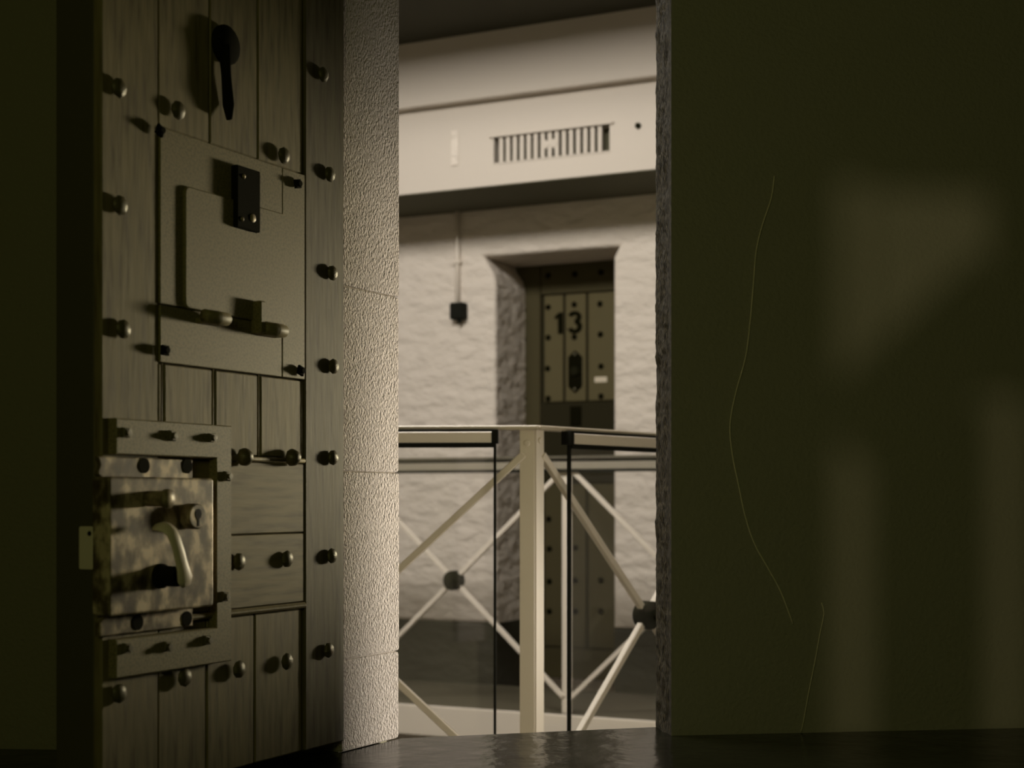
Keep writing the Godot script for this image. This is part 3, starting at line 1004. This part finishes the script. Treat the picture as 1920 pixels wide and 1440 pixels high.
func far_things() -> void:
	# iron air grille in the ledge
	var n := 0.47
	var fr := Transform3D(WALL.basis, WALL * Vector3(0, 0, n))
	var x0 := on(fr, 926, HY).x
	var x1 := on(fr, 1143, HY).x
	var y0 := on(fr, 1035, 294).y
	var y1 := on(fr, 1035, 246).y
	var g := thing("air_grille", "white iron air grille of upright bars let into the ledge above door 13", "grille", fr)
	var st := begin()
	box(st, Vector3(x0 - 0.02, y1, -0.02), Vector3(x1 + 0.02, y1 + 0.012, 0.012), 0.002)
	box(st, Vector3(x0 - 0.005, y0 - 0.008, -0.02), Vector3(x1 + 0.005, y0, 0.003), 0.002)
	part("frame", st, M.ledge_plaster, g)
	var last := on(fr, 1124, HY).x
	var bars := 15
	var pitch := (last - x0) / bars
	for k in range(1, bars + 1):
		st = begin()
		var x := x0 + pitch * k
		box(st, Vector3(x - pitch * 0.29, y0, -0.02), Vector3(x + pitch * 0.29, y1, -0.002), 0.002)
		part("bar", st, M.ledge_plaster, g)
	st = begin()
	var c := Vector3(x0 + pitch * 8.0, lerpf(y0, y1, 0.52), -0.003)
	prism(st, PackedVector2Array([Vector2(c.x - 0.036, c.y - 0.004), Vector2(c.x - 0.02, c.y - 0.022), Vector2(c.x, c.y - 0.006), Vector2(c.x + 0.022, c.y - 0.024), Vector2(c.x + 0.04, c.y), Vector2(c.x + 0.018, c.y + 0.024), Vector2(c.x, c.y + 0.008), Vector2(c.x - 0.022, c.y + 0.022)]), -0.02, 0.001, 0.002)
	part("ornament", st, M.ledge_plaster, g, "small cut ornament in the middle of the bars")
	# bolt end to the right of the grille
	st = begin()
	lathe(st, [[0.013, 0.0], [0.013, 0.010], [0.009, 0.014], [0.0, 0.015]], Transform3D(), 12)
	var bo := part("bolt_end", st, M.black_iron, self, "", fr * put(on(fr, 1197, 236)))
	tag(bo, "small dark bolt end in the ledge, right of the air grille", "bolt")
	# patch of newer plaster left of the grille
	var a := on(fr, 846, 312)
	var b := on(fr, 860, 244)
	st = begin()
	box(st, Vector3(a.x, a.y, -0.001), Vector3(b.x, b.y, 0.006), 0.003)
	var pa := part("plaster_strip", st, M.limewash, self, "", fr)
	tag(pa, "short pale plaster strip on the ledge left of the air grille", "plaster strip")
	# conduit and its box
	var w0 := on(WALL, 857, 570, 0.018)
	var w1 := on(WALL, 857, 400, 0.018)
	st = begin()
	tube(st, [Vector3(w0.x, w0.y, 0.014), Vector3(w0.x, w1.y + 0.06, 0.014)], [0.0125, 0.0125], 1.0, 14)
	var pi := thing("conduit", "white conduit pipe running down the far wall from the ledge", "pipe", WALL)
	part("pipe", st, M.white_pipe, pi)
	st = begin()
	box(st, Vector3(w0.x - 0.02, w0.y + 0.2, 0.0), Vector3(w0.x + 0.02, w0.y + 0.22, 0.03), 0.003)
	part("clip", st, M.white_pipe, pi)
	var jb := thing("junction_box", "black junction box at the lower end of the white conduit", "junction box", WALL)
	var j0 := on(WALL, 843, 599, 0.05)
	var j1 := on(WALL, 869, 566, 0.05)
	st = begin()
	box(st, Vector3(j0.x, j0.y, 0.0), Vector3(j1.x, j1.y, 0.055), 0.006)
	part("body", st, M.seal_rubber, jb)
	st = begin()
	var jc := Vector3((j0.x + j1.x) / 2 + 0.006, j0.y, 0.03)
	tube(st, [jc + Vector3(0, 0.004, 0), jc + Vector3(0, -0.012, 0), jc + Vector3(0, -0.022, 0)], [0.011, 0.011, 0.007])
	part("gland", st, M.seal_rubber, jb)

# ---------------------------------------------------------------- railings
func panel(r: Node3D, xf: Transform3D, s0: float, s1: float, boss_axis: float) -> void:
	# an X of flat bars with a boss at the crossing, between s0 and s1 along xf's x axis
	var y1 := EYE + 0.135
	var y0 := 0.06
	var c := Vector3((s0 + s1) / 2, (y0 + y1) / 2, 0)
	for e in [Vector3(s0, y1, 0), Vector3(s1, y1, 0), Vector3(s0, y0, 0), Vector3(s1, y0, 0)]:
		var st := begin()
		beam(st, e.lerp(c, 0.02), e.lerp(c, 0.96), 0.020, 0.020)
		part("brace", st, M.rail_paint, r, "", xf)
	var st := begin()
	lathe(st, [[0.0, -0.032], [0.036, -0.030], [0.044, -0.022], [0.044, 0.022], [0.036, 0.030], [0.016, 0.034], [0.016, 0.055], [0.0, 0.057]], Transform3D(Basis(), c), 20)
	part("boss", st, M.black_iron, r, "black round boss where the braces cross", xf)

func run_of_rail(r: Node3D, xf: Transform3D, s0: float, s1: float, glass0: float, glass1: float, glass_n: float, edge: float) -> void:
	# capping, then a clear sheet in a pale channel edged in black rubber, its upper strip standing for shade
	var h := EYE + 0.205
	var st := begin()
	box(st, Vector3(s0, h - 0.012, -0.025), Vector3(s1, h, 0.032), 0.003, xf)
	part("handrail", st, M.cap_paint, r)
	var g0 := minf(glass0, glass1)
	var g1 := maxf(glass0, glass1)
	st = begin()
	box(st, Vector3(g0, h - 0.050, glass_n - 0.010), Vector3(g1, h - 0.018, glass_n + 0.010), 0.002, xf)
	part("channel", st, M.rail_paint, r)
	st = begin()
	box(st, Vector3(g0, h - 0.062, glass_n - 0.008), Vector3(g1, h - 0.049, glass_n + 0.012), 0.001, xf)
	box(st, Vector3(g0, h - 0.019, glass_n - 0.012), Vector3(g1, h - 0.011, glass_n + 0.006), 0.001, xf)  # black strip for the shadow in the gap under the capping
	part("seal_and_shade", st, M.seal_rubber, r)
	st = begin()
	box(st, Vector3(g0 + 0.002, 0.10, glass_n - 0.003), Vector3(g1 - 0.002, h - 0.05, glass_n + 0.003), 0.0, xf)
	part("glass_panel", st, M.clear_sheet, r)
	st = begin()
	box(st, Vector3(edge - 0.0035, 0.10, glass_n - 0.006), Vector3(edge + 0.0035, h - 0.045, glass_n + 0.006), 0.001, xf)
	part("edge_strip", st, M.seal_rubber, r)
	st = begin()
	box(st, Vector3(edge - 0.009, h - 0.051, glass_n - 0.022), Vector3(edge + 0.009, h - 0.012, glass_n + 0.013), 0.001, xf)
	part("bracket", st, M.seal_rubber, r)

func railings() -> void:
	# near railing with a corner post turned towards the doorway
	var p := Vector3(0.064, 0, -4.0)
	var lf := frame(p, Vector3(0.9976, 0, 0.0698))
	var rt := frame(p, Vector3(0.636, 0, -0.772))
	var r := thing("railing", "near white railing with a riveted corner post and crossed braces", "railing")
	var h := EYE + 0.195
	var st := begin()
	beam(st, lf * Vector3(-0.021, 0, 0.003), lf * Vector3(-0.021, h, 0.003), 0.042, 0.006, lf.basis.z, 0.001)
	beam(st, rt * Vector3(0.017, 0, 0.003), rt * Vector3(0.017, h, 0.003), 0.036, 0.006, rt.basis.z, 0.001)
	part("post", st, M.rail_paint, r)
	for q in [[lf, -0.022, 831.0], [rt, 0.016, 826.0]]:
		st = begin()
		lathe(st, [[0.009, 0.0], [0.008, 0.004], [0.0, 0.0065]], (q[0] as Transform3D) * put(Vector3(q[1], EYE + (HY - q[2]) / 667.0, 0.006)), 12)
		part("rivet", st, M.rail_paint, r)
	var n := 0.035
	var ge := on(lf, 928, HY, n).x
	run_of_rail(r, lf, -2.25, 0.012, -2.2, ge, n, ge)
	var gr := on(rt, 1067, HY, n).x
	run_of_rail(r, rt, -0.012, 1.3, gr, 1.28, n, gr)
	panel(r, lf, -1.1, -0.02, 1)
	panel(r, rt, 0.02, 1.1, 1)
	for q in [[lf, -1.1], [lf, -2.2], [rt, 1.12]]:
		st = begin()
		box(st, Vector3(q[1] - 0.02, 0, -0.003), Vector3(q[1] + 0.02, h, 0.003), 0.001, q[0])
		box(st, Vector3(q[1] - 0.003, 0, -0.04), Vector3(q[1] + 0.003, h, 0.0), 0.001, q[0])
		part("post", st, M.rail_paint, r)
	# far railing along the other walkway
	var fx := Transform3D(WALL.basis, WALL * Vector3(0, 0, 0.73))
	var t := on(fx, 1063, HY).x
	for length in [[-4, 1], [1, 3]]:
		var f := thing("railing", "far railing along the walkway before cell door 13" if length[0] < 0 else "end length of the far railing, hidden by the dark right wall", "railing")
		var a: float = t + 1.09 * length[0]
		var b: float = t + 1.09 * length[1] - 0.03
		st = begin()
		box(st, Vector3(a, EYE + 0.168, -0.02), Vector3(b, EYE + 0.182, 0.03), 0.003, fx)
		part("handrail", st, M.shaded_rail, f)
		st = begin()
		box(st, Vector3(a, EYE + 0.125, 0.0), Vector3(b, EYE + 0.158, 0.02), 0.002, fx)
		part("channel", st, M.half_shaded_rail, f)
		st = begin()
		box(st, Vector3(a, EYE + 0.157, -0.005), Vector3(b, EYE + 0.169, 0.012), 0.001, fx)  # black strip for the shaded gap below the far handrail
		box(st, Vector3(a, EYE + 0.114, 0.0), Vector3(b, EYE + 0.126, 0.022), 0.001, fx)
		part("seal_and_shade", st, M.seal_rubber, f)
		for k in range(length[0], length[1]):
			st = begin()
			var s := t + 1.09 * k
			box(st, Vector3(s - 0.022, 0, -0.003), Vector3(s + 0.022, EYE + 0.168, 0.003), 0.001, fx)
			box(st, Vector3(s - 0.003, 0, -0.04), Vector3(s + 0.003, EYE + 0.168, 0.0), 0.001, fx)
			part("post", st, M.rail_paint, f)
			panel(f, fx, s + 0.01, s + (1.055 if k == length[1] - 1 else 1.085), 1)

# ---------------------------------------------------------------- small things, lamps
func small_things() -> void:
	var fr := frame(Vector3(0.338, 0, -3.0), Vector3(1.412, 0, -0.185))
	for k in 2:
		var way: Array = [[[1452, 330], [1446, 372], [1430, 420], [1418, 470], [1413, 530], [1407, 600], [1398, 670], [1380, 735], [1369, 795], [1373, 850], [1385, 910], [1398, 970], [1415, 1020], [1440, 1065], [1462, 1105], [1476, 1140], [1487, 1170]], [[1540, 1130], [1545, 1150], [1538, 1185], [1528, 1240], [1516, 1300], [1507, 1350], [1502, 1372]]][k]
		var pts := []
		var rad := []
		for q in way:
			pts.append(on(fr, q[0], q[1], 0.0035))
			rad.append(0.0018 if k == 0 else 0.0014)
		var c := Curve3D.new()
		c.bake_interval = 0.02
		for i in pts.size():
			var tan_: Vector3 = (pts[mini(i + 1, pts.size() - 1)] - pts[maxi(i - 1, 0)]) / 6.0
			c.add_point(pts[i], -tan_, tan_)
		var bp := Array(c.get_baked_points())
		var br := []
		for i in bp.size(): br.append(rad[0])
		var st := begin()
		tube(st, bp, br, 1.0, 8)
		var o := part(["cord", "thread"][k], st, M.old_cord, self, "", fr)
		tag(o, ["long thin cord hanging in a slack curve on the dark right wall", "short frayed thread low on the dark right wall, near the floor"][k], ["cord", "thread"][k])
	# gallery lamp on the wall over the near cells
	var key := get_node("gallery_lamp_light") as Node3D
	var la := thing("gallery_lamp", "long gallery lamp over the near cells, above the view", "lamp", key.transform)
	var st := begin()
	box(st, Vector3(-1.05, -0.34, 0.03), Vector3(1.05, 0.34, 0.16), 0.01)
	part("housing", st, M.dark_soffit, la)
	st = begin()
	box(st, Vector3(-1.0, -0.30, 0.012), Vector3(1.0, 0.30, 0.03))
	part("diffuser", st, M.lamp_glow, la)
	var spot := get_node("walkway_lamp_light") as Node3D
	var sl := thing("walkway_lamp", "broad spot lamp at the right end of the far walkway, out of view", "lamp", spot.transform)
	st = begin()
	lathe(st, [[0.0, 0.20], [0.10, 0.19], [0.19, 0.12], [0.26, 0.03], [0.0, 0.03]], Transform3D(), 24)
	tube(st, [Vector3(0, -0.15, 0.1), Vector3(0, -1.14, 0.1)], [0.016, 0.016])
	part("housing", st, M.dark_soffit, sl)
	st = begin()
	lathe(st, [[0.24, 0.031], [0.24, 0.026], [0.0, 0.025]], Transform3D(), 24)
	part("lens", st, M.spot_glow, sl)
	var low := get_node("jamb_fill_light") as Node3D
	var fl := thing("jamb_fill_lamp", "small added lamp that brightens the jamb, hidden by the dark right wall", "lamp", low.transform)
	st = begin()
	lathe(st, [[0.0, 0.16], [0.06, 0.15], [0.10, 0.08], [0.115, 0.02], [0.0, 0.02]], Transform3D(), 20)
	tube(st, [Vector3(0, -0.08, 0.08), Vector3(0, -0.55, 0.08)], [0.014, 0.014])
	part("housing", st, M.dark_soffit, fl)
	st = begin()
	lathe(st, [[0.10, 0.021], [0.10, 0.016], [0.0, 0.015]], Transform3D(), 20)
	part("lens", st, M.spot_glow, fl)
